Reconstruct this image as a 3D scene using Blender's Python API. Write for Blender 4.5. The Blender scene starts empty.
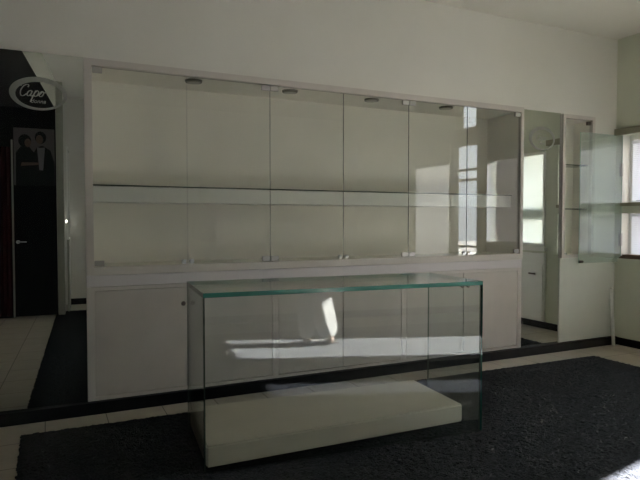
import bpy, bmesh, math, random
from mathutils import Vector, Matrix
random.seed(7)
S = bpy.context.scene
C = S.collection
PI = math.pi

# ------------------------------------------------------------------ materials
def mat(name):
    m = bpy.data.materials.new(name); m.use_nodes = True
    nt = m.node_tree; nt.nodes.clear()
    out = nt.nodes.new('ShaderNodeOutputMaterial')
    return m, nt, out

def principled(name, col, rough=0.5, spec=0.5, metal=0.0, noise=0.0, nscale=6.0, bump=0.0, bscale=60.0, col2=None):
    m, nt, out = mat(name)
    b = nt.nodes.new('ShaderNodeBsdfPrincipled')
    b.inputs['Base Color'].default_value = (*col, 1)
    b.inputs['Roughness'].default_value = rough
    b.inputs['Specular IOR Level'].default_value = spec
    b.inputs['Metallic'].default_value = metal
    nt.links.new(b.outputs[0], out.inputs[0])
    tc = nt.nodes.new('ShaderNodeTexCoord')
    if noise or col2:
        n = nt.nodes.new('ShaderNodeTexNoise'); n.inputs['Scale'].default_value = nscale
        n.inputs['Detail'].default_value = 5
        nt.links.new(tc.outputs['Object'], n.inputs['Vector'])
        r = nt.nodes.new('ShaderNodeValToRGB')
        r.color_ramp.elements[0].position = 0.3; r.color_ramp.elements[1].position = 0.7
        c2 = col2 if col2 else tuple(max(0, c * (1 - noise)) for c in col)
        r.color_ramp.elements[0].color = (*c2, 1); r.color_ramp.elements[1].color = (*col, 1)
        nt.links.new(n.outputs['Fac'], r.inputs[0]); nt.links.new(r.outputs[0], b.inputs['Base Color'])
    if bump:
        n2 = nt.nodes.new('ShaderNodeTexNoise'); n2.inputs['Scale'].default_value = bscale; n2.inputs['Detail'].default_value = 4
        nt.links.new(tc.outputs['Object'], n2.inputs['Vector'])
        bp = nt.nodes.new('ShaderNodeBump'); bp.inputs['Strength'].default_value = bump; bp.inputs['Distance'].default_value = 0.01
        nt.links.new(n2.outputs['Fac'], bp.inputs['Height']); nt.links.new(bp.outputs[0], b.inputs['Normal'])
    return m

def glass(name, tint=(0.96, 0.98, 0.97), haze=0.0, ior=1.5):
    """clear sheet glass: Fresnel mix of see-through and mirror reflection, both faces"""
    m, nt, out = mat(name)
    geo = nt.nodes.new('ShaderNodeNewGeometry')
    mi = nt.nodes.new('ShaderNodeMix'); mi.data_type = 'FLOAT'
    mi.inputs[2].default_value = ior; mi.inputs[3].default_value = 1.0 / ior
    nt.links.new(geo.outputs['Backfacing'], mi.inputs[0])
    fr = nt.nodes.new('ShaderNodeFresnel'); nt.links.new(mi.outputs[0], fr.inputs['IOR'])
    tr = nt.nodes.new('ShaderNodeBsdfTransparent'); tr.inputs[0].default_value = (*tint, 1)
    gl = nt.nodes.new('ShaderNodeBsdfGlossy'); gl.inputs['Roughness'].default_value = 0.0
    mx = nt.nodes.new('ShaderNodeMixShader')
    nt.links.new(fr.outputs[0], mx.inputs[0]); nt.links.new(tr.outputs[0], mx.inputs[1]); nt.links.new(gl.outputs[0], mx.inputs[2])
    last = mx
    if haze:
        df = nt.nodes.new('ShaderNodeBsdfDiffuse'); df.inputs[0].default_value = (0.82, 0.93, 0.86, 1)
        m2 = nt.nodes.new('ShaderNodeMixShader'); m2.inputs[0].default_value = haze
        nt.links.new(mx.outputs[0], m2.inputs[1]); nt.links.new(df.outputs[0], m2.inputs[2]); last = m2
    nt.links.new(last.outputs[0], out.inputs[0])
    return m

def frosted(name, col, see=0.35):
    """frosted film: part see-through, part scattering"""
    m, nt, out = mat(name)
    tr = nt.nodes.new('ShaderNodeBsdfTransparent')
    df = nt.nodes.new('ShaderNodeBsdfDiffuse'); df.inputs[0].default_value = (*col, 1)
    tl = nt.nodes.new('ShaderNodeBsdfTranslucent'); tl.inputs[0].default_value = (*col, 1)
    a = nt.nodes.new('ShaderNodeMixShader'); a.inputs[0].default_value = 0.5
    nt.links.new(df.outputs[0], a.inputs[1]); nt.links.new(tl.outputs[0], a.inputs[2])
    b = nt.nodes.new('ShaderNodeMixShader'); b.inputs[0].default_value = 1 - see
    nt.links.new(tr.outputs[0], b.inputs[1]); nt.links.new(a.outputs[0], b.inputs[2])
    nt.links.new(b.outputs[0], out.inputs[0])
    return m

def mirror_mat():
    m, nt, out = mat('silvered_mirror')
    g = nt.nodes.new('ShaderNodeBsdfGlossy'); g.inputs[0].default_value = (0.80, 0.83, 0.81, 1); g.inputs['Roughness'].default_value = 0.0
    d = nt.nodes.new('ShaderNodeBsdfDiffuse'); d.inputs[0].default_value = (0.5, 0.5, 0.48, 1)
    x = nt.nodes.new('ShaderNodeMixShader'); x.inputs[0].default_value = 0.012
    nt.links.new(g.outputs[0], x.inputs[1]); nt.links.new(d.outputs[0], x.inputs[2]); nt.links.new(x.outputs[0], out.inputs[0])
    return m

def tile_mat():
    m, nt, out = mat('cream_floor_tile')
    tc = nt.nodes.new('ShaderNodeTexCoord')
    mp = nt.nodes.new('ShaderNodeMapping'); mp.inputs['Location'].default_value = (0.298, 0.38, 0)
    br = nt.nodes.new('ShaderNodeTexBrick'); br.offset = 0.0; br.squash = 1.0
    br.inputs['Scale'].default_value = 1.0
    br.inputs['Brick Width'].default_value = 0.357; br.inputs['Row Height'].default_value = 0.357
    br.inputs['Mortar Size'].default_value = 0.0032; br.inputs['Mortar Smooth'].default_value = 0.2
    br.inputs['Color1'].default_value = (0.52, 0.46, 0.38, 1); br.inputs['Color2'].default_value = (0.46, 0.41, 0.34, 1)
    br.inputs['Mortar'].default_value = (0.09, 0.075, 0.06, 1)
    nt.links.new(tc.outputs['Object'], mp.inputs[0]); nt.links.new(mp.outputs[0], br.inputs['Vector'])
    n = nt.nodes.new('ShaderNodeTexNoise'); n.inputs['Scale'].default_value = 9; n.inputs['Detail'].default_value = 6
    nt.links.new(tc.outputs['Object'], n.inputs['Vector'])
    mx = nt.nodes.new('ShaderNodeMix'); mx.data_type = 'RGBA'; mx.blend_type = 'MULTIPLY'; mx.inputs[0].default_value = 0.3
    nt.links.new(br.outputs['Color'], mx.inputs[6]); nt.links.new(n.outputs['Fac'], mx.inputs[7])
    b = nt.nodes.new('ShaderNodeBsdfPrincipled'); b.inputs['Roughness'].default_value = 0.38
    nt.links.new(mx.outputs[2], b.inputs['Base Color']); nt.links.new(b.outputs[0], out.inputs[0])
    return m

def rug_mat():
    m, nt, out = mat('charcoal_pile')
    tc = nt.nodes.new('ShaderNodeTexCoord')
    n = nt.nodes.new('ShaderNodeTexNoise'); n.inputs['Scale'].default_value = 110; n.inputs['Detail'].default_value = 3
    nt.links.new(tc.outputs['Object'], n.inputs['Vector'])
    r = nt.nodes.new('ShaderNodeValToRGB')
    r.color_ramp.elements[0].position = 0.35; r.color_ramp.elements[0].color = (0.0035, 0.004, 0.0045, 1)
    r.color_ramp.elements[1].position = 0.7; r.color_ramp.elements[1].color = (0.021, 0.0235, 0.027, 1)
    nt.links.new(n.outputs['Fac'], r.inputs[0])
    b = nt.nodes.new('ShaderNodeBsdfPrincipled'); b.inputs['Roughness'].default_value = 0.95
    b.inputs['Specular IOR Level'].default_value = 0.1
    b.inputs['Sheen Weight'].default_value = 0.03
    nt.links.new(r.outputs[0], b.inputs['Base Color'])
    bp = nt.nodes.new('ShaderNodeBump'); bp.inputs['Strength'].default_value = 0.9; bp.inputs['Distance'].default_value = 0.012
    nt.links.new(n.outputs['Fac'], bp.inputs['Height']); nt.links.new(bp.outputs[0], b.inputs['Normal'])
    nt.links.new(b.outputs[0], out.inputs[0])
    return m

def emit(name, col, s):
    m, nt, out = mat(name)
    e = nt.nodes.new('ShaderNodeEmission'); e.inputs[0].default_value = (*col, 1); e.inputs[1].default_value = s
    nt.links.new(e.outputs[0], out.inputs[0]); return m

M = dict(
    wall=principled('off_white_plaster', (0.705, 0.695, 0.645), 0.9, 0.2, noise=0.07, nscale=1.6, bump=0.06, bscale=90),
    ceil=principled('ceiling_paint', (0.72, 0.70, 0.64), 0.95, 0.1, noise=0.05, nscale=1.2),
    wallr=principled('grey_green_plaster', (0.65, 0.67, 0.55), 0.9, 0.2, noise=0.06, nscale=2),
    lam=principled('beige_laminate', (0.56, 0.525, 0.49), 0.5, 0.35, noise=0.08, nscale=5, bump=0.02, bscale=200),
    lamd=principled('beige_laminate_door', (0.50, 0.465, 0.43), 0.5, 0.35, noise=0.10, nscale=4, bump=0.02, bscale=200),
    ledge=principled('pale_lilac_laminate', (0.57, 0.54, 0.55), 0.45, 0.35),
    inside=principled('cream_interior_laminate', (0.86, 0.83, 0.765), 0.6, 0.3, noise=0.08, nscale=3),
    shelf=principled('white_shelf_laminate', (0.76, 0.76, 0.73), 0.45, 0.4),
    white=principled('white_satin_paint', (0.78, 0.78, 0.74), 0.45, 0.4),
    panel=principled('pale_painted_panel', (0.57, 0.59, 0.54), 0.6, 0.3, noise=0.05, nscale=4),
    black=principled('black_baseboard', (0.005, 0.005, 0.006), 0.5, 0.15),
    blackdoor=principled('black_gloss_door', (0.005, 0.005, 0.006), 0.3, 0.15),
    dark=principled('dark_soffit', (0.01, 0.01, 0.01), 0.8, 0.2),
    beam=principled('grey_beam_paint', (0.30, 0.30, 0.26), 0.8, 0.2),
    steel=principled('brushed_steel', (0.55, 0.55, 0.56), 0.35, 0.5, metal=1.0),
    clip=principled('satin_grey_clip', (0.42, 0.41, 0.40), 0.4, 0.5, metal=0.3),
    bronze=principled('dull_bronze', (0.10, 0.08, 0.07), 0.4, 0.5, metal=0.6),
    wood=principled('brown_wood', (0.16, 0.09, 0.05), 0.5, 0.4, noise=0.3, nscale=20),
    sillw=principled('olive_sill', (0.30, 0.28, 0.20), 0.6, 0.3),
    red=principled('dark_red_cloth', (0.035, 0.006, 0.007), 0.9, 0.1),
    plinth=principled('beige_plinth', (0.61, 0.555, 0.46), 0.55, 0.3, noise=0.06, nscale=6),
    blind=frosted('white_blind_slat', (0.88, 0.89, 0.92), 0.02),
    edge=principled('green_glass_edge', (0.028, 0.14, 0.115), 0.12, 0.6),
    doredge=principled('grey_green_glass_edge', (0.065, 0.085, 0.07), 0.2, 0.6),
    paledge=principled('pale_green_glass_edge', (0.35, 0.55, 0.46), 0.2, 0.6),
    glass=glass('case_glass', (0.955, 0.975, 0.965)),
    door=glass('cabinet_glass', (0.975, 0.98, 0.965)),
    paned=glass('greenish_glass', (0.92, 0.965, 0.94), haze=0.09, ior=2.1),
    dullbase=principled('dulled_bottom_edge', (0.01, 0.011, 0.012), 0.9, 0.1),  # bottom faces of the counter glass, darkened to lose their green line
    tinted=glass('tinted_window_glass', (0.42, 0.43, 0.46)),
    wing=glass('window_glass', (0.97, 0.98, 0.98)),
    frost=frosted('frosted_film', (0.82, 0.86, 0.84), 0.10),
    ring=frosted('etched_oval', (0.62, 0.63, 0.58), 0.25),
    mirror=mirror_mat(), tile=tile_mat(), rug=rug_mat(),
    skin=principled('skin', (0.55, 0.33, 0.24), 0.6, 0.4),
    cloth=principled('white_cotton', (0.80, 0.79, 0.76), 0.9, 0.2, bump=0.4, bscale=25),
    lilac=principled('lilac_cotton', (0.42, 0.38, 0.48), 0.9, 0.2, bump=0.3, bscale=25),
    hair=principled('dark_hair', (0.02, 0.014, 0.01), 0.6, 0.3),
    shoe=principled('tan_leather', (0.05, 0.03, 0.02), 0.5, 0.4),
    blocker=principled('dark_blocker', (0.07, 0.06, 0.055), 0.9, 0.1, noise=0.4, nscale=8),
    ground=principled('grey_pavement', (0.22, 0.21, 0.20), 0.9, 0.1, noise=0.3, nscale=3),
    pp=principled('poster_paper', (0.11, 0.10, 0.10), 0.5, 0.3),
    pdark=principled('poster_black_print', (0.006, 0.006, 0.007), 0.4, 0.3),
    pskin=principled('poster_skin_print', (0.11, 0.075, 0.06), 0.5, 0.3),
    pgrey=principled('poster_grey_print', (0.15, 0.15, 0.16), 0.5, 0.3),
    glow=emit('phone_glow', (1.0, 0.96, 0.85), 30.0),
    lens=principled('lamp_lens', (0.33, 0.31, 0.25), 0.3, 0.5),
    lensrim=principled('lamp_rim', (0.14, 0.13, 0.10), 0.4, 0.5, metal=0.4),
)

# ------------------------------------------------------------------ mesh helpers
def box(bm, x0, x1, y0, y1, z0, z1, mi=0, bev=0.0):
    x0, x1 = min(x0, x1), max(x0, x1); y0, y1 = min(y0, y1), max(y0, y1); z0, z1 = min(z0, z1), max(z0, z1)
    v = [bm.verts.new(p) for p in ((x0,y0,z0),(x1,y0,z0),(x1,y1,z0),(x0,y1,z0),(x0,y0,z1),(x1,y0,z1),(x1,y1,z1),(x0,y1,z1))]
    fs = [bm.faces.new([v[i] for i in q]) for q in ((0,3,2,1),(4,5,6,7),(0,1,5,4),(1,2,6,5),(2,3,7,6),(3,0,4,7))]
    for f in fs: f.material_index = mi
    if bev:
        es = list({e for f in fs for e in f.edges})
        r = bmesh.ops.bevel(bm, geom=es, offset=bev, segments=2, affect='EDGES', clamp_overlap=True)
        for f in r['faces']: f.material_index = mi
    return fs

def cyl(bm, p0, p1, r0, r1=None, n=20, mi=0):
    r1 = r0 if r1 is None else r1
    p0, p1 = Vector(p0), Vector(p1); d = (p1 - p0).normalized()
    a = d.orthogonal().normalized(); b = d.cross(a)
    A = [bm.verts.new(p0 + a*math.cos(t)*r0 + b*math.sin(t)*r0) for t in [2*PI*i/n for i in range(n)]]
    B = [bm.verts.new(p1 + a*math.cos(t)*r1 + b*math.sin(t)*r1) for t in [2*PI*i/n for i in range(n)]]
    fs = [bm.faces.new((A[i], A[(i+1) % n], B[(i+1) % n], B[i])) for i in range(n)]
    fs += [bm.faces.new(A[::-1]), bm.faces.new(B)]
    for f in fs: f.material_index = mi; f.smooth = True
    fs[-1].smooth = fs[-2].smooth = False

def prism(bm, pts, z0, z1, mi=0):
    A = [bm.verts.new((x, y, z0)) for x, y in pts]; B = [bm.verts.new((x, y, z1)) for x, y in pts]
    n = len(pts)
    fs = [bm.faces.new(A[::-1]), bm.faces.new(B)] + [bm.faces.new((A[i], A[(i+1) % n], B[(i+1) % n], B[i])) for i in range(n)]
    for f in fs: f.material_index = mi
    return fs

def obj(name, bm, mats, parent=None, loc=None, rot=None):
    me = bpy.data.meshes.new(name)
    bmesh.ops.recalc_face_normals(bm, faces=bm.faces[:])
    bm.to_mesh(me); bm.free()
    for m in (mats if isinstance(mats, (list, tuple)) else [mats]): me.materials.append(m)
    o = bpy.data.objects.new(name, me); C.objects.link(o)
    if parent: o.parent = parent
    if loc: o.location = loc
    if rot: o.rotation_euler = rot
    return o

def bx(name, m, *a, parent=None, bev=0.0):
    bm = bmesh.new(); box(bm, *a, bev=bev); return obj(name, bm, m, parent)

def empty(name, loc=(0,0,0), rz=0.0):
    o = bpy.data.objects.new(name, None); o.empty_display_size = 0.1; C.objects.link(o)
    o.location = loc; o.rotation_euler = (0, 0, rz); return o

def tag(o, label, cat, group=None):
    o['label'] = label; o['category'] = cat
    if group: o['group'] = group
    return o

def struct(o):
    o['kind'] = 'structure'; return o

def sheet(name, parent, x0, x1, y0, y1, z0, z1, face='y', g='glass', e='edge'):
    """a sheet of glass: the two large faces clear, the four narrow faces show the tinted edge"""
    bm = bmesh.new(); fs = box(bm, x0, x1, y0, y1, z0, z1, 0)
    ax = {'x': 0, 'y': 1, 'z': 2}[face]
    bm.normal_update()
    for f in fs: f.material_index = 0 if abs(f.normal[ax]) > 0.5 else 1
    return obj(name, bm, [M[g], M[e]], parent)

# ------------------------------------------------------------------ room shell
XL, XR, YB, ZC = -2.6, 4.97, -5.42, 3.09
FW = 0.045
bm = bmesh.new(); box(bm, XL-.2, XR+.2, YB-.2, .55, -.1, 0)
struct(obj('floor', bm, M['tile']))
struct(bx('ceiling', M['ceil'], XL-.2, XR+.2, YB-.2, .55, ZC, ZC+.12))
bm = bmesh.new()
UX0, UX1, UT = -.045, 3.690, 2.296          # the built-in unit
NX0, NX1, NZ0, NZ1 = 4.194, 4.630, .90, 2.28   # the niche
box(bm, XL, XR, .46, .55, 0, ZC)
box(bm, XL, XR, 0, .46, UT, ZC)
box(bm, XL, UX0, .03, .46, 0, UT)
box(bm, UX1, NX0, 0, .46, 0, UT)
box(bm, NX0, NX1, 0, .46, 0, NZ0)
box(bm, NX0, NX1, 0, .46, NZ1, UT)
box(bm, NX1, XR, 0, .46, 0, UT)
struct(obj('wall_back', bm, M['wall']))

# right wall with openings (y0,y1,z0,z1)
W1 = (-.74, -.07, .88, 2.12); W2 = (-1.93, -.915, .96, 2.07)
DR = (-2.70, -2.10, 0, 2.37); TR = (-2.60, -2.14, 2.54, 2.93); W3 = (-3.60, -2.705, .04, 2.12)
ops = [W1, W2, DR, TR, W3]
ys = sorted({YB, 0.0} | {v for o in ops for v in o[:2]}); zs = sorted({0.0, ZC} | {v for o in ops for v in o[2:]})
bm = bmesh.new(); TH = .17
for i in range(len(ys)-1):
    run = None
    for j in range(len(zs)-1):
        cy, cz = (ys[i]+ys[i+1])/2, (zs[j]+zs[j+1])/2
        hole = any(o[0] < cy < o[1] and o[2] < cz < o[3] for o in ops)
        if hole:
            if run is not None: box(bm, XR, XR+TH, ys[i], ys[i+1], run, zs[j]); run = None
        elif run is None: run = zs[j]
    if run is not None: box(bm, XR, XR+TH, ys[i], ys[i+1], run, ZC)
struct(obj('wall_right', bm, M['wallr']))
struct(bx('wall_left', M['wall'], XL-.12, XL, YB, .03, 0, ZC))
struct(bx('wall_rear', M['wall'], XL, XR, YB-.12, YB, 0, ZC))
# partition behind the camera with the black door in it
PY = -4.40
bm = bmesh.new(); box(bm, XL, -.90, PY-.10, PY, 0, ZC); box(bm, -.90, -.40, PY-.10, PY, 2.75, ZC)
struct(obj('wall_partition', bm, M['dark']))
bm = bmesh.new(); box(bm, -.395, -.315, -4.62, PY+.02, 0, ZC)
struct(obj('trim_1', bm, M['beam']))
# lowered dark soffit with a pale side face
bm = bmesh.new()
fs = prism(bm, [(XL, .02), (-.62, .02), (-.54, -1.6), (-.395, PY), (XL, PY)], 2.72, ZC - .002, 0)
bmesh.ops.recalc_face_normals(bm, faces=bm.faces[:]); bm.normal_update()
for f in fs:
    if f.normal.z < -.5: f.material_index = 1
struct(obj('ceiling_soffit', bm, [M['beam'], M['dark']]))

# baseboards
struct(bx('baseboard_back', M['black'], -1.6, XR, -.052, 0.0, 0, .078))
struct(bx('baseboard_right', M['black'], XR-.02, XR, -2.08, -.053, 0, .075))
struct(bx('baseboard_rear', M['black'], -.3, XR, YB, YB+.02, 0, .09))

# black door in the partition
d1 = struct(bx('door_1', M['blackdoor'], -.90, -.40, PY-.06, PY-.01, .012, 2.74))
d1f = struct(bx('trim_2', M['beam'], -.925, -.905, PY-.02, PY+.015, 0.0, 2.3))
bm = bmesh.new(); cyl(bm, (-.86, PY-.01, .985), (-.86, PY+.035, .985), .022); cyl(bm, (-.86, PY+.03, .985), (-.76, PY+.03, .985), .008)
obj('door_handle', bm, M['steel'], d1)

# ------------------------------------------------------------------ wall display cabinet (upper)
IZ0, IZ1 = .955, 2.252
uc = tag(empty('display_cabinet', (0, 0, .903)), 'long beige built-in wall display cabinet with six glass doors and a white shelf', 'display cabinet')
def P(name, m, *a, parent=uc, bev=0.0):
    a = list(a); a[4] -= .903; a[5] -= .903
    return bx(name, m, *a, parent=parent, bev=bev)
bm = bmesh.new()
for a in ((UX0, UX1, -.03, .012, IZ1, UT), (UX0, UX1, -.03, .012, .903, IZ0), (UX0, 0, -.03, .012, IZ0, IZ1), (3.658, UX1, -.03, .012, IZ0, IZ1)):
    a = list(a); a[4] -= .903; a[5] -= .903; box(bm, *a)
bmesh.ops.remove_doubles(bm, verts=bm.verts[:], dist=1e-5)
obj('frame', bm, M['lam'], uc)
bm = bmesh.new()
for a in ((0-.02, 3.678, .42, .44, .93, 2.275), (-.02, 0, .012, .42, .93, 2.275), (3.658, 3.678, .012, .42, .93, 2.275), (0, 3.658, .012, .42, 2.255, 2.275), (0, 3.658, .012, .42, .93, .95)):
    a = list(a); a[4] -= .903; a[5] -= .903; box(bm, *a)
obj('carcass', bm, M['inside'], uc)
P('shelf', M['shelf'], 0.003, 3.655, .09, .418, 1.385, 1.487)
sh = sheet('glass_shelf', uc, 0.004, 3.654, .075, .415, 1.490-.903, 1.499-.903, 'z', 'door', 'doredge')
sh['label'] = 'thin glass sheet on the white shelf'
DW = 3.658 / 6
clip_m = M['clip']
for i in range(6):
    x0, x1 = i*DW + .0022, (i+1)*DW - .0022
    tilt = (0, .004, -.003, .003, 0.022, .004)[i]
    hinge_left = (i % 2 == 0)
    d = empty('x') if False else None
    hx = x0 if hinge_left else x1
    bm = bmesh.new(); fs = box(bm, x0-hx, x1-hx, -.0025, .0025, IZ0+.004-.903, IZ1-.004-.903); bm.normal_update()
    for f in fs: f.material_index = 0 if abs(f.normal.y) > .5 else 1
    dr = obj('glass_door', bm, [M['door'], M['doredge']], uc, loc=(hx, -.012, 0))
    for z in (IZ0+.006, IZ1-.042):
        bm = bmesh.new()
        a, b = (0.002, .062) if hinge_left else (-.062, -.002)
        box(bm, a, b, -.012, .010, z-.903, z+.036-.903, bev=.002)
        obj('hinge_clip', bm, clip_m, dr)
    # small lock at the free lower corner
    s = 1 if hinge_left else -1
    lx = s*(DW-.030)
    bm = bmesh.new()
    box(bm, lx-.015, lx+.015, -.010, .008, IZ0+.006-.903, IZ0+.034-.903, bev=.002)
    cyl(bm, (lx, -.009, IZ0+.028-.903), (lx, -.024, IZ0+.028-.903), .009, n=14)
    obj('lock', bm, M['steel'], dr)
for x in (.685, 1.425, 2.15, 2.905):
    bm = bmesh.new(); zt = 2.2545-.903
    cyl(bm, (x, .10, zt), (x, .10, zt-.014), .062, .058, n=28, mi=0); cyl(bm, (x, .10, zt-.013), (x, .10, zt-.018), .045, .040, n=28, mi=1)
    obj('downlight', bm, [M['lensrim'], M['lens']], uc)

# ledge between upper and lower units
tag(bx('ledge', M['ledge'], UX0, UX1, -.022, -.0005, .826, .900, bev=.003), 'long pale lilac ledge strip between glass cabinet and base cupboards', 'ledge')

# ------------------------------------------------------------------ base cupboards
BZ0, BZ1 = .081, .824
def base_unit(x0, x1, dl, seam, dr_, label, knobs=True):
    t = tag(empty('base_cabinet', ((x0+x1)/2, 0, BZ0)), label, 'base cabinet', 'base cabinets under the glass display')
    ox, oz = (x0+x1)/2, BZ0
    bm = bmesh.new()
    fz0, fz1 = .103, .802
    for a in ((x0, x1, -.02, .0, fz1, BZ1), (x0, x1, -.02, .0, BZ0, fz0), (x0, dl, -.02, .0, fz0, fz1), (dr_, x1, -.02, .0, fz0, fz1), (x0, x1-.003, .0, .42, BZ0, BZ1)):
        box(bm, a[0]-ox, a[1]-ox, a[2], a[3], a[4]-oz, a[5]-oz)
    obj('body', bm, M['lam'], t)
    for k, (a, b) in enumerate(((dl, seam), (seam, dr_))):
        bm = bmesh.new(); box(bm, a+.004-ox, b-.004-ox, -.0185, -.001, fz0+.0045-oz, fz1-.0045-oz, bev=.0015)
        d = obj('door', bm, M['lamd'], t)
        if not knobs: continue
        kx = (b-.032 if k == 0 else a+.032) - ox
        bm = bmesh.new(); z = .688-oz
        cyl(bm, (kx, -.021, z), (kx, -.034, z), .008, .007, n=16); cyl(bm, (kx, -.034, z), (kx, -.046, z), .013, .016, n=20); cyl(bm, (kx, -.046, z), (kx, -.050, z), .016, .011, n=20)
        kn = obj('knob', bm, M['bronze'], d); kn['label'] = 'small dark bronze knob'
base_unit(UX0, 1.2565, .0, .602, 1.237, 'left base cupboard at the left mirror, whole left door in clear view')
base_unit(1.2585, 2.396, 1.280, 1.826, 2.372, 'middle base cupboard seen through the glass counter, between the other two', False)
base_unit(2.398, UX1, 2.421, 3.018, 3.645, 'right base cupboard beside the narrow mirror, right door outside the glass counter')

# ------------------------------------------------------------------ mirrors
def font_mesh(text, size, shear, m, parent, loc, rot, name='lettering', extrude=.0006):
    cu = bpy.data.curves.new(name, 'FONT'); cu.body = text; cu.size = size; cu.shear = shear
    cu.align_x = 'CENTER'; cu.align_y = 'CENTER'; cu.extrude = extrude
    o = bpy.data.objects.new(name, cu); C.objects.link(o)
    dg = bpy.context.evaluated_depsgraph_get(); me = bpy.data.meshes.new_from_object(o.evaluated_get(dg))
    bpy.data.objects.remove(o); me.materials.clear(); me.materials.append(m)
    n = bpy.data.objects.new(name, me); C.objects.link(n); n.parent = parent; n.location = loc; n.rotation_euler = rot
    return n

def script_mesh(strokes, h, th, m, parent, loc, name='lettering'):
    """flowing pen-stroke lettering: each stroke is a smooth ribbon in the xz plane"""
    bm = bmesh.new()
    for pts in strokes:
        P_ = [Vector((x + .28*y, y)) * h for x, y in pts]; Q = []
        for k in range(len(P_)-1):
            a, b, c, d = P_[max(k-1, 0)], P_[k], P_[k+1], P_[min(k+2, len(P_)-1)]
            for t in [q/6 for q in range(6)]:
                Q.append(.5*((2*b)+(-a+c)*t+(2*a-5*b+4*c-d)*t*t+(-a+3*b-3*c+d)*t**3))
        Q.append(P_[-1]); L_, R__ = [], []
        for k, q in enumerate(Q):
            d = (Q[min(k+1, len(Q)-1)] - Q[max(k-1, 0)])
            if d.length < 1e-9: d = Vector((1, 0))
            d.normalize(); nrm = Vector((-d.y, d.x)); wd = th*(.7+.6*abs(d.y))
            L_.append(bm.verts.new((q.x+nrm.x*wd, 0, q.y+nrm.y*wd))); R__.append(bm.verts.new((q.x-nrm.x*wd, 0, q.y-nrm.y*wd)))
        for k in range(len(Q)-1): bm.faces.new((L_[k], L_[k+1], R__[k+1], R__[k]))
    return obj(name, bm, m, parent, loc=loc)
CAPO = [[(.62,.92),(.66,1.10),(.48,1.20),(.20,1.0),(.05,.5),(.18,.04),(.45,-.02),(.68,.22)],
        [(1.12,.44),(.98,.58),(.78,.42),(.76,.10),(.92,.0),(1.10,.22),(1.16,.55)], [(1.16,.55),(1.10,.12),(1.22,.0),(1.38,.2),(1.46,.55)],
        [(1.46,.60),(1.34,-.10),(1.26,-.62)], [(1.42,.34),(1.58,.60),(1.78,.46),(1.72,.08),(1.52,.0),(1.42,.10)],
        [(1.72,.08),(1.92,.22),(2.12,.56),(1.96,.46),(1.92,.12),(2.06,.0),(2.24,.14),(2.26,.46),(2.12,.56)], [(2.24,.50),(2.40,.44),(2.55,.56)],
        [(.0,1.02),(-.16,1.10),(-.10,1.26),(.18,1.22)]]
def oval(name, parent, cx, cz, a, b, wl, wr, wt, wb, y, m, t=.0012, n=72):
    """an oval ring whose band is wider on one side; lies in the xz plane, front at y"""
    bm = bmesh.new(); O, I = [], []
    for k in range(n):
        th = 2*PI*k/n; c, s = math.cos(th), math.sin(th)
        O.append((cx+a*c, cz+b*s)); I.append((cx+(wl-wr)/2+(a-(wl+wr)/2)*c, cz+(wb-wt)/2+(b-(wt+wb)/2)*s))
    V = lambda p, yy: bm.verts.new((p[0], yy, p[1]))
    Of, If = [V(p, y) for p in O], [V(p, y) for p in I]; Ob, Ib = [V(p, y+t) for p in O], [V(p, y+t) for p in I]
    for k in range(n):
        q = (k+1) % n
        for f in ((Of[k], Of[q], If[q], If[k]), (Ob[k], Ib[k], Ib[q], Ob[q]), (Of[k], Ob[k], Ob[q], Of[q]), (If[k], If[q], Ib[q], Ib[k])): bm.faces.new(f)
    return obj(name, bm, m, parent)

MROT = -math.radians(1.6)
ml = tag(empty('wall_mirror', (-.048, -.030, .08), MROT), 'large left wall mirror with oval logo, reflecting a black door and poster', 'mirror')
bx('mirror_glass', M['mirror'], -1.55, 0, 0, .006, 0, 2.215, parent=ml)
oval('oval_logo', ml, -.258, 1.963, .162, .102, .034, .022, .030, .014, -.0016, M['ring'])
script_mesh(CAPO, .058, .0026, M['ring'], ml, (-.368, -.0015, 1.945))
font_mesh('donna', .034, .3, M['ring'], ml, (-.262, -.0015, 1.915), (PI/2, 0, 0))
mr = tag(empty('wall_mirror', (UX1+.003, -.004, .08)), 'narrow right wall mirror between the glass cabinet and the small niche', 'mirror')
bx('mirror_glass', M['mirror'], 0, NX0-UX1-.012, -.002, .003, 0, 2.205, parent=mr)
oval('oval_logo', mr, 3.938-UX1, 1.950, .165, .112, .034, .022, .030, .014, -.004, M['ring'])
script_mesh(CAPO, .054, .0022, M['ring'], mr, (3.86-UX1, -.0036, 1.935))
font_mesh('donna', .030, .3, M['ring'], mr, (3.94-UX1, -.0036, 1.905), (PI/2, 0, 0))

# ------------------------------------------------------------------ corner niche cabinet and its loose-swung glass door
nc = tag(empty('niche_cabinet', (NX0, 0, NZ0)), 'tall narrow beige niche cabinet with glass shelves, right of the narrow mirror', 'niche cabinet')
w, h = NX1-NX0, NZ1-NZ0
bm = bmesh.new(); f = .036
box(bm, 0, w, -.028, .01, h-f, h); box(bm, 0, w, -.028, .01, 0, .028); box(bm, 0, f, -.028, .01, .028, h-f); box(bm, w-f, w, -.028, .01, .028, h-f)
obj('frame', bm, M['lam'], nc)
bm = bmesh.new()
box(bm, .004, w-.004, .20, .215, .004, h-.004); box(bm, .004, f, .01, .20, .004, h-.004); box(bm, w-f, w-.004, .01, .20, .004, h-.004); box(bm, f, w-f, .01, .20, h-f, h-.004); box(bm, f, w-f, .01, .20, .004, .024)
obj('carcass', bm, M['inside'], nc)
for z in (.47, .90):
    sheet('glass_shelf', nc, f+.002, w-f-.002, .02, .198, z, z+.008, 'z', 'door', 'doredge')
bm = bmesh.new(); box(bm, w-f-.05, w-f-.004, -.012, .012, h-f-.045, h-f-.010, bev=.002); obj('hinge_clip', bm, M['bronze'], nc)
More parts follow.
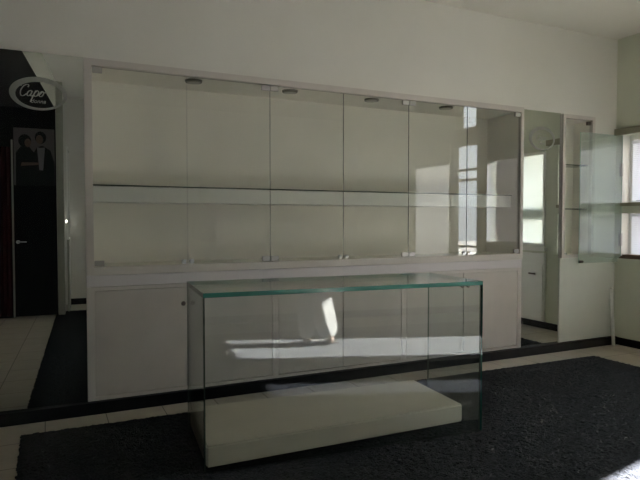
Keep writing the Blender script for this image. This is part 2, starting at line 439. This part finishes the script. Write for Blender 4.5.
for z in (.22, .88):
    bm = bmesh.new(); box(bm, w-f+.002, w-f+.016, -.036, -.027, z, z+.09, bev=.002); obj('hinge_plate', bm, M['clip'], nc)
bm = bmesh.new(); cyl(bm, (f+.05, .05, .024), (f+.05, .05, .055), .018, n=14); box(bm, f+.07, f+.10, .03, .07, .024, .042); obj('lock', bm, M['steel'], nc)

gd = tag(empty('glass_door', (4.965, -.075, .845), 0.0), 'open greenish frameless glass door swung over niche and corner wall', 'glass door')
sheet('pane', gd, -.595, 0, -.003, .003, 0, 1.265, 'y', 'paned', 'paledge')
for z in (.16, .86):
    bm = bmesh.new(); box(bm, -.020, .004, -.014, .014, z, z+.13, bev=.002); obj('hinge', bm, M['clip'], gd)
bm = bmesh.new(); box(bm, -.592, -.552, -.012, .012, .004, .030, bev=.002); cyl(bm, (-.570, -.012, .018), (-.570, -.028, .018), .010, n=14); obj('lock', bm, M['bronze'], gd)

tag(bx('wall_panel', M['panel'], 4.182, 4.962, -.014, -.001, .079, .893, bev=.003), 'pale green-white painted panel below the small niche in the corner', 'panel')
bm = bmesh.new(); cyl(bm, (4.858, -.095, 0.001), (4.895, -.032, .565), .016, n=16); cyl(bm, (4.895, -.032, .565), (4.896, -.030, .585), .017, .013, n=16)
tag(obj('wooden_rod', bm, M['white']), 'short white rod leaning in the room corner below the window', 'rod')

# ------------------------------------------------------------------ windows, right wall
def blind(name, y0, y1, z0, z1, x, label):
    t = tag(empty(name, (x, (y0+y1)/2, z0)), label, 'blind', 'white venetian blinds in the corner window')
    hw = (y1-y0)/2
    bx('headrail', M['blind'], -.018, .018, -hw, hw, z1-z0-.03, z1-z0, parent=t)
    bm = bmesh.new(); z = .03
    while z < z1-z0-.035:
        vs = [bm.verts.new(p) for p in ((-.008, -hw, z-.0095), (.008, -hw, z+.0095), (.008, hw, z+.0095), (-.008, hw, z-.0095))]
        bm.faces.new(vs)
        vs2 = [bm.verts.new((v.co.x, v.co.y, v.co.z+.0012)) for v in vs]; bm.faces.new(vs2[::-1])
        for a in range(4): bm.faces.new((vs[a], vs2[a], vs2[(a+1) % 4], vs[(a+1) % 4]))
        z += .019
    obj('slats', bm, M['blind'], t)
    bx('bottom_rail', M['blind'], -.012, .012, -hw, hw, .002, .018, parent=t)
    return t
XG = XR + .125
w1 = struct(empty('window_1', (0, 0, 0)))
bm = bmesh.new()
for a in ((XG-.02, XG+.03, W1[0], W1[1], W1[2], W1[2]+.05), (XG-.02, XG+.03, W1[0], W1[1], W1[3]-.05, W1[3]), (XG-.02, XG+.03, W1[1]-.05, W1[1], W1[2]+.05, W1[3]-.05), (XG-.02, XG+.03, W1[0], W1[0]+.05, W1[2]+.05, W1[3]-.05)):
    box(bm, *a)
struct(obj('window_frame', bm, M['white'], w1))
struct(bx('jamb_lining', M['white'], XR-.004, XG-.02, W1[1]-.010, W1[1]+.0, W1[2], W1[3], parent=w1))
struct(bx('window_pane', M['wing'], XG+.006, XG+.010, W1[0]+.05, W1[1]-.05, W1[2]+.05, W1[3]-.05, parent=w1))
struct(bx('mid_rail', M['wallr'], XR-.01, XG+.028, W1[0], W1[1]-.01, 1.335, 1.405, parent=w1))
struct(bx('mid_ledge', M['sillw'], XR-.03, XG-.02, W1[0], W1[1]-.01, 1.405, 1.44, parent=w1))
struct(bx('window_sill', M['wallr'], XR-.05, XG-.02, W1[0]-.05, W1[1]+.05, .835, .88, parent=w1))
struct(bx('head_trim', M['sillw'], XR-.035, XR, W1[0]-.15, W1[1]+.066, 2.12, 2.185, parent=w1))
blind('venetian_blind', W1[0]+.055, W1[1]-.055, 1.442, 2.06, XG-.04, 'upper white venetian blind of the corner window, above the middle ledge')
blind('venetian_blind', W1[0]+.055, W1[1]-.055, .905, 1.332, XG-.04, 'lower white venetian blind of the corner window, above the sill')
for k in range(3):
    bm = bmesh.new(); box(bm, XR-.045+.006*k, XR+.07-.008*k, -.40+.012*k, -.085-.012*k, .881+.0135*k, .8935+.0135*k, bev=.002)
    tag(obj('wooden_board', bm, M['wood']), ('bottom', 'middle', 'top')[k] + ' brown board of the small stack on the corner window sill', 'board', 'boards on the window sill')

w2 = struct(empty('window_2', (0, 0, 0)))
bm = bmesh.new()
for a in ((W2[0], W2[1], W2[2], W2[2]+.035), (W2[0], W2[1], W2[3]-.035, W2[3]), (W2[1]-.035, W2[1], W2[2]+.035, W2[3]-.035), (W2[0], W2[0]+.035, W2[2]+.035, W2[3]-.035)):
    box(bm, XR-.012, XR+.05, *a)
struct(obj('window_frame', bm, M['white'], w2))
struct(bx('window_pane', M['frost'], XR+.012, XR+.016, -1.34, W2[1]-.035, W2[2]+.035, W2[3]-.035, parent=w2))
struct(bx('window_pane', M['tinted'], XR+.012, XR+.016, W2[0]+.035, -1.37, W2[2]+.035, W2[3]-.035, parent=w2))
struct(bx('transom_bar', M['wallr'], XR+.03, XR+.05, -1.34, W2[1]-.035, 1.27, 1.41, parent=w2))
struct(bx('mullion', M['white'], XR-.012, XR+.05, -1.37, -1.34, W2[2]+.035, W2[3]-.035, parent=w2))
struct(bx('window_sill', M['white'], XR-.045, XR+.012, W2[0]-.03, W2[1]+.03, .905, .955, parent=w2))

lc = tag(empty('low_cabinet', (XR, -1.36, .08)), 'white low wall cabinet below the frosted window, seen in the narrow mirror', 'cabinet')
bx('body', M['white'], -.03, -.001, -.46, .46, 0, .80, parent=lc)
for (a, b) in ((-.45, -.003), (.003, .45)):
    d = bx('door', M['white'], -.046, -.0305, a, b, .02, .67, parent=lc, bev=.002)
    hk = (b-.15 if a > 0 else a+.15)
    bx('handle', M['bronze'], -.064, -.0465, hk-.05, hk+.05, .545, .565, parent=d, bev=.003)

# glazed door and transom, shop window
d2 = struct(empty('door_2', (0, 0, 0)))
bm = bmesh.new()
for a in ((DR[0], DR[1], .0, .10), (DR[0], DR[1], DR[3]-.07, DR[3]), (DR[0], DR[0]+.05, .10, DR[3]-.07), (DR[1]-.05, DR[1], .10, DR[3]-.07),
          (DR[0]+.05, DR[1]-.05, .885, .915), (DR[0]+.05, DR[1]-.05, 1.81, 1.845), (DR[0]+.05, DR[1]-.05, 1.95, 1.985)):
    box(bm, XR+.03, XR+.08, *a)
struct(obj('door_frame', bm, M['white'], d2))
struct(bx('door_pane', M['wing'], XR+.052, XR+.058, DR[0]+.04, DR[1]-.04, .09, DR[3]-.06, parent=d2))
w4 = struct(bx('window_4', M['wing'], XR+.052, XR+.058, TR[0], TR[1], TR[2], TR[3]))
w3 = struct(empty('window_3', (0, 0, 0)))
bm = bmesh.new()
for a in ((W3[0], W3[1], W3[2], W3[2]+.03), (W3[0], W3[1], W3[3]-.04, W3[3]), (W3[0], W3[0]+.03, W3[2]+.03, W3[3]-.04), (W3[1]-.03, W3[1], W3[2]+.03, W3[3]-.04)):
    box(bm, XR+.03, XR+.08, *a)
struct(obj('window_frame', bm, M['dark'], w3))
struct(bx('jamb_lining', M['dark'], XR+.081, XR+TH, W3[0], W3[0]+.012, W3[2], W3[3], parent=w3))  # dark lining added so no sunlit jamb glints in the cabinet glass
struct(bx('window_pane', M['wing'], XR+.052, XR+.058, W3[0]+.025, W3[1]-.025, W3[2]+.025, W3[3]-.035, parent=w3))

# outside: pavement and unseen walls added to block sun and sky
struct(bx('ground', M['ground'], XR+TH+.001, 30, -25, 25, -.14, -.02))
struct(bx('wall_sun_block', M['blocker'], 8.5, 8.8, -1.53+3.53*math.tan(math.radians(11)), 9.0, -.02, 4.8))  # unseen wall added to keep direct sun off the corner windows
struct(bx('wall_door_shade', M['blocker'], XR+TH+.002, XR+TH+3.3, -2.08, -1.96, -.02, 5.2))  # added out of view to shade the glazed door and transom
struct(bx('wall_sky_block', M['dark'], XR+TH+.002, XR+TH+.75, -3.68, -3.62, -.02, 3.2))  # added dark fin, hides bright sky from the cabinet door reflections

# ------------------------------------------------------------------ rug
bm = bmesh.new()
x0, x1, y0, y1 = -.425, 4.30, -4.72, -.258
nx, ny = 400, 380
top = []
for j in range(ny+1):
    row = []
    for i in range(nx+1):
        x = x0+(x1-x0)*i/nx; y = y0+(y1-y0)*j/ny
        edge = i in (0, nx) or j in (0, ny)
        # far edge runs very slightly askew to the wall
        yy = y - .012*(x-x0)*(j/ny)
        row.append(bm.verts.new((x+random.uniform(-.006, .006), yy+random.uniform(-.006, .006), .004 if edge else .0075+random.uniform(-.0045, .0045))))
    top.append(row)
for j in range(ny):
    for i in range(nx):
        f = bm.faces.new((top[j][i], top[j][i+1], top[j+1][i+1], top[j+1][i])); f.smooth = True
rim = [top[0][i] for i in range(nx+1)] + [top[j][nx] for j in range(1, ny+1)] + [top[ny][i] for i in range(nx-1, -1, -1)] + [top[j][0] for j in range(ny-1, 0, -1)]
low = [bm.verts.new((v.co.x, v.co.y, .0006)) for v in rim]
for k in range(len(rim)):
    q = (k+1) % len(rim); bm.faces.new((rim[k], low[k], low[q], rim[q]))
tag(obj('rug', bm, M['rug']), 'large charcoal black shaggy rug covering most of the tiled floor', 'rug')

# ------------------------------------------------------------------ glass counter and the plinth board
A0 = (.413, -1.236); CW, CD, CH, T = 1.634, .596, .890, .017
gc = tag(empty('glass_counter', (A0[0], A0[1], .0125), -.084), 'large clear glass display counter with green edges standing on the rug', 'display counter')
sheet('top_panel', gc, 0, CW, 0, CD, CH-.023, CH, 'z')
fp = sheet('front_panel', gc, .0, CW, .0, T, 0, CH-.0235, 'y')
fp.data.materials.append(M['dullbase'])
for f in fp.data.polygons:
    if f.normal.z < -.5: f.material_index = 2
for x in (0, CW-.010):
    sp = sheet('side_panel', gc, x, x+.010, T+.0005, CD, 0, CH-.0235, 'x', 'glass', 'doredge')
    sp.data.materials.append(M['dullbase'])
    for f in sp.data.polygons:
        if f.normal.z < -.5: f.material_index = 2
bm = bmesh.new(); prism(bm, [(.437, -1.190), (2.038, -1.203), (2.083, -.615), (.500, -.545)], .013, .122)
es = [e for e in bm.edges]
bmesh.ops.bevel(bm, geom=es, offset=.008, segments=3, affect='EDGES')
tag(obj('plinth', bm, M['plinth']), 'low beige plinth board lying on the rug inside the glass counter', 'plinth')

# ------------------------------------------------------------------ things seen only in mirror and glass
pt = tag(empty('poster', (-.655, PY-.0095, 1.72)), 'dark poster of an embracing couple on the black door, seen in left mirror', 'poster')
bx('sheet', M['pp'], -.24, .24, 0, .003, 0, .74, parent=pt)
def blob(name, pts, m, y):
    bm = bmesh.new(); A = [bm.verts.new((x, y, z)) for x, z in pts]; B = [bm.verts.new((x, y-.0008, z)) for x, z in pts]; n = len(pts)
    bm.faces.new(A); bm.faces.new(B[::-1])
    for i in range(n): bm.faces.new((A[i], B[i], B[(i+1) % n], A[(i+1) % n]))
    return obj(name, bm, m, pt)
el = lambda cx, cz, a, b, n=24: [(cx+a*math.cos(2*PI*k/n), cz+b*math.sin(2*PI*k/n)) for k in range(n)]
# mirrored left-right in the glass, so the taller figure stands towards +x here
blob('printed_figure', [(-.22, 0), (.03, 0), (.04, .25), (0, .42), (-.06, .50), (-.16, .50), (-.215, .42)], M['pdark'], .0040)
blob('printed_figure', [(-.02, 0), (.24, 0), (.235, .30), (.19, .46), (.10, .52), (.03, .50), (-.02, .40)], M['pdark'], .0052)
blob('printed_hair', el(-.11, .575, .075, .085), M['pdark'], .0048)
blob('printed_hair', el(.075, .625, .068, .080), M['pdark'], .0060)
blob('printed_face', el(-.075, .55, .038, .055), M['pskin'], .0060)
blob('printed_face', el(.062, .60, .042, .058), M['pskin'], .0072)
blob('printed_shirt', [(.055, .20), (.10, .20), (.125, .50), (.075, .49), (.03, .50)], M['pgrey'], .0066)
blob('printed_arm', [(-.16, .25), (.05, .27), (.055, .30), (-.15, .295)], M['pskin'], .0078)
t3 = font_mesh('www', .045, 0, M['pgrey'], pt, (.04, .0040, .06), (PI/2, 0, PI))
gp = tag(empty('glass_screen', (-.275, -4.66, 1.0)), 'narrow framed glass screen beside the post, reflected in the left mirror', 'glass screen')
bm = bmesh.new(); L = .62
for a in ((-L, 0, 0, .018), (-L, 0, 1.26, 1.278), (-.018, 0, .018, 1.26), (-L, -L+.018, .018, 1.26)): box(bm, -.012, .012, *a)
obj('frame', bm, M['white'], gp); bx('pane', M['wing'], -.003, .003, -L+.018, -.018, .018, 1.26, parent=gp)
bm = bmesh.new(); box(bm, -.012, .012, -L, 0, -1.0, -.002); obj('base_panel', bm, M['beam'], gp)
bm = bmesh.new(); n = 40
pts = [(-1.30+.37*i/n, PY+.06+.022*math.sin(i*1.1)) for i in range(n+1)]
prism(bm, pts + [(x, y+.006) for x, y in pts[::-1]], .03, 2.2)
tag(obj('curtain', bm, M['red']), 'dark red curtain hanging left of the black door, in the left mirror', 'curtain')
bm = bmesh.new(); bmesh.ops.create_uvsphere(bm, u_segments=16, v_segments=10, radius=.013)
lp = tag(empty('phone_light_dot', (-.30, YB+.02, 1.25)), 'tiny lit lamp added on the rear wall for the phone light, a bright dot in the leftmost glass door', 'glow')  # added glowing dot, stands in for the phone's own light
obj('glow_ball', bm, M['glow'], lp, loc=(.0, .02, 0)); bx('base', M['white'], -.03, .03, -.0195, .006, -.03, .03, parent=lp)

# person standing in the patch of sun, seen only as a reflection
def skin_body(name, verts, edges, radii, m, parent, root=0, sub=2):
    me = bpy.data.meshes.new(name); me.from_pydata(verts, edges, []); me.materials.append(m)
    o = bpy.data.objects.new(name, me); C.objects.link(o); o.parent = parent
    sk = o.modifiers.new('Skin', 'SKIN'); sk.use_smooth_shade = True
    for i, r in enumerate(radii):
        me.skin_vertices[0].data[i].radius = r if isinstance(r, tuple) else (r, r)
    me.skin_vertices[0].data[root].use_root = True
    ss = o.modifiers.new('Subdivision', 'SUBSURF'); ss.levels = ss.render_levels = sub
    dg = bpy.context.evaluated_depsgraph_get(); me2 = bpy.data.meshes.new_from_object(o.evaluated_get(dg))
    o.modifiers.clear(); o.data = me2; bpy.data.meshes.remove(me)
    me2.materials.clear(); me2.materials.append(m)
    return o
pe = tag(empty('person', (1.70, -3.93, .0125), math.radians(11)), 'person in white trousers and lilac shirt standing in sunlight, reflected in the glass', 'person')
V = [(0,0,.95),(0,0,1.12),(0,0,1.32),(0,.0,1.43),(0,.0,1.50),(0,-.01,1.60),(0,-.01,1.68),
     (-.08,0,.90),(-.08,-.01,.50),(-.06,.02,.09),(-.06,-.13,.035),
     (.08,0,.90),(.06,-.02,.50),(.17,.03,.09),(.18,-.12,.035),
     (-.17,0,1.40),(-.22,.02,1.12),(-.21,-.06,.88),(-.20,-.09,.80),
     (.17,0,1.40),(.22,.02,1.12),(.21,-.06,.88),(.20,-.09,.80)]
E_ = [(0,1),(1,2),(2,3),(3,4),(4,5),(5,6),(0,7),(7,8),(8,9),(9,10),(0,11),(11,12),(12,13),(13,14),(3,15),(15,16),(16,17),(17,18),(3,19),(19,20),(20,21),(21,22)]
R_ = [(.15,.10),(.13,.095),(.16,.11),.08,.052,(.075,.09),(.07,.085),.09,.06,.04,.035,.09,.06,.04,.035,.05,.042,.032,.03,.05,.042,.032,.03]
skin_body('body', V, E_, R_, M['skin'], pe)
tv = [V[0],V[7],V[8],(-.06,.02,.05),V[11],V[12],(.17,.03,.05)]
skin_body('trousers', tv, [(0,1),(1,2),(2,3),(0,4),(4,5),(5,6)], [(.17,.12),.115,.10,.085,.125,.13,.12], M['cloth'], pe)
sv = [(0,0,.90),V[1],V[2],V[3],V[15],V[16],V[17],V[19],V[20],V[21]]
skin_body('shirt', sv, [(0,1),(1,2),(2,3),(3,4),(4,5),(5,6),(3,7),(7,8),(8,9)], [(.19,.135),(.165,.12),(.185,.135),.09,.075,.062,.05,.075,.062,.05], M['lilac'], pe)
skin_body('hair', [(0,.03,1.60),(0,.02,1.70),(0,-.03,1.73)], [(0,1),(1,2)], [(.08,.075),(.085,.09),(.06,.06)], M['hair'], pe)
for s in (-1, 1):
    x = -.06 if s < 0 else .175
    skin_body('shoe', [(x,.05,.045),(x,-.06,.04),(x+.01*s,-.17,.033)], [(0,1),(1,2)], [(.045,.045),(.045,.04),(.04,.03)], M['shoe'], pe)
    hx = .20*s
    for k in range(5):
        a = (-.025+.0165*k) if k < 4 else .03
        ln = (.055, .075, .08, .07, .05)[k]
        skin_body('finger', [(hx, -.09+a, .80), (hx-.006*s, -.095+a*1.1, .80-ln*.6), (hx-.02*s, -.10+a*1.1, .80-ln)], [(0,1),(1,2)], [.009,.008,.007], M['skin'], pe, sub=1)
for s in (-1, 1):
    bm = bmesh.new(); bmesh.ops.create_uvsphere(bm, u_segments=12, v_segments=8, radius=.011)
    obj('eye', bm, M['hair'], pe, loc=(.03*s, -.095, 1.635))
skin_body('nose', [(0,-.09,1.635),(0,-.108,1.605)], [(0,1)], [.008,.013], M['skin'], pe, sub=1)
skin_body('mouth', [(-.02,-.092,1.57),(.02,-.092,1.57)], [(0,1)], [.006,.006], M['red'], pe, sub=1)
for s in (-1, 1): skin_body('ear', [(.075*s,0,1.64),(.078*s,0,1.60)], [(0,1)], [.014,.012], M['skin'], pe, sub=1)

# ------------------------------------------------------------------ light
SKY, SUN = 4.2, 720.0
w = bpy.data.worlds.new('daylight'); S.world = w; w.use_nodes = True
nt = w.node_tree; nt.nodes.clear()
o = nt.nodes.new('ShaderNodeOutputWorld'); bg = nt.nodes.new('ShaderNodeBackground')
bg.inputs[0].default_value = (0.86, 0.93, 1.0, 1); 
# overcast-bright sky: three times brighter overhead than at the horizon
sx = nt.nodes.new('ShaderNodeSeparateXYZ'); mr_ = nt.nodes.new('ShaderNodeMapRange')
tcw = nt.nodes.new('ShaderNodeTexCoord'); nt.links.new(tcw.outputs['Generated'], sx.inputs[0])
mr_.inputs['From Min'].default_value = 0.0; mr_.inputs['From Max'].default_value = 1.0
mr_.inputs['To Min'].default_value = SKY; mr_.inputs['To Max'].default_value = SKY*3
nt.links.new(sx.outputs['Z'], mr_.inputs['Value']); nt.links.new(mr_.outputs[0], bg.inputs[1])
nt.links.new(bg.outputs[0], o.inputs[0])
su = bpy.data.lights.new('sun', 'SUN'); su.energy = SUN; su.angle = math.radians(.5); su.color = (1, .975, .935)
so = bpy.data.objects.new('sun', su); C.objects.link(so)
az, elv = math.radians(11), math.radians(26)
dirv = Vector((-math.cos(az)*math.cos(elv), -math.sin(az)*math.cos(elv), -math.sin(elv)))
so.rotation_euler = dirv.to_track_quat('-Z', 'Y').to_euler(); so.location = (9, 0, 5)
for (y0, y1, z0, z1) in (W1, W2, (DR[0], DR[1], DR[2], DR[3]), TR, W3):
    L = bpy.data.lights.new('window_portal', 'AREA'); L.shape = 'RECTANGLE'; L.size = y1-y0; L.size_y = z1-z0
    L.cycles.is_portal = True
    p = bpy.data.objects.new('window_portal', L); C.objects.link(p)
    p.location = (XR+TH+.01, (y0+y1)/2, (z0+z1)/2)
    p.rotation_euler = Vector((-1, 0, 0)).to_track_quat('-Z', 'Z').to_euler()

# ------------------------------------------------------------------ camera
cam = bpy.data.cameras.new('camera'); co = bpy.data.objects.new('camera', cam); C.objects.link(co)
cam.sensor_width = 36; cam.lens = 572.309*36/640
cam.clip_start = .05
co.location = (-.267, -3.993, 1.255)
co.rotation_euler = (PI/2-.033, 0, -.444)
S.camera = co

vs = S.view_settings
vs.view_transform = 'Standard'; vs.look = 'None'; vs.gamma = 1; vs.use_curve_mapping = False
vs.exposure = 0.50
cy = S.cycles
cy.max_bounces = 12; cy.diffuse_bounces = 6; cy.glossy_bounces = 6; cy.transmission_bounces = 8; cy.transparent_max_bounces = 32
cy.caustics_reflective = False; cy.caustics_refractive = False
cy.use_denoising = True; cy.sample_clamp_indirect = 8.0
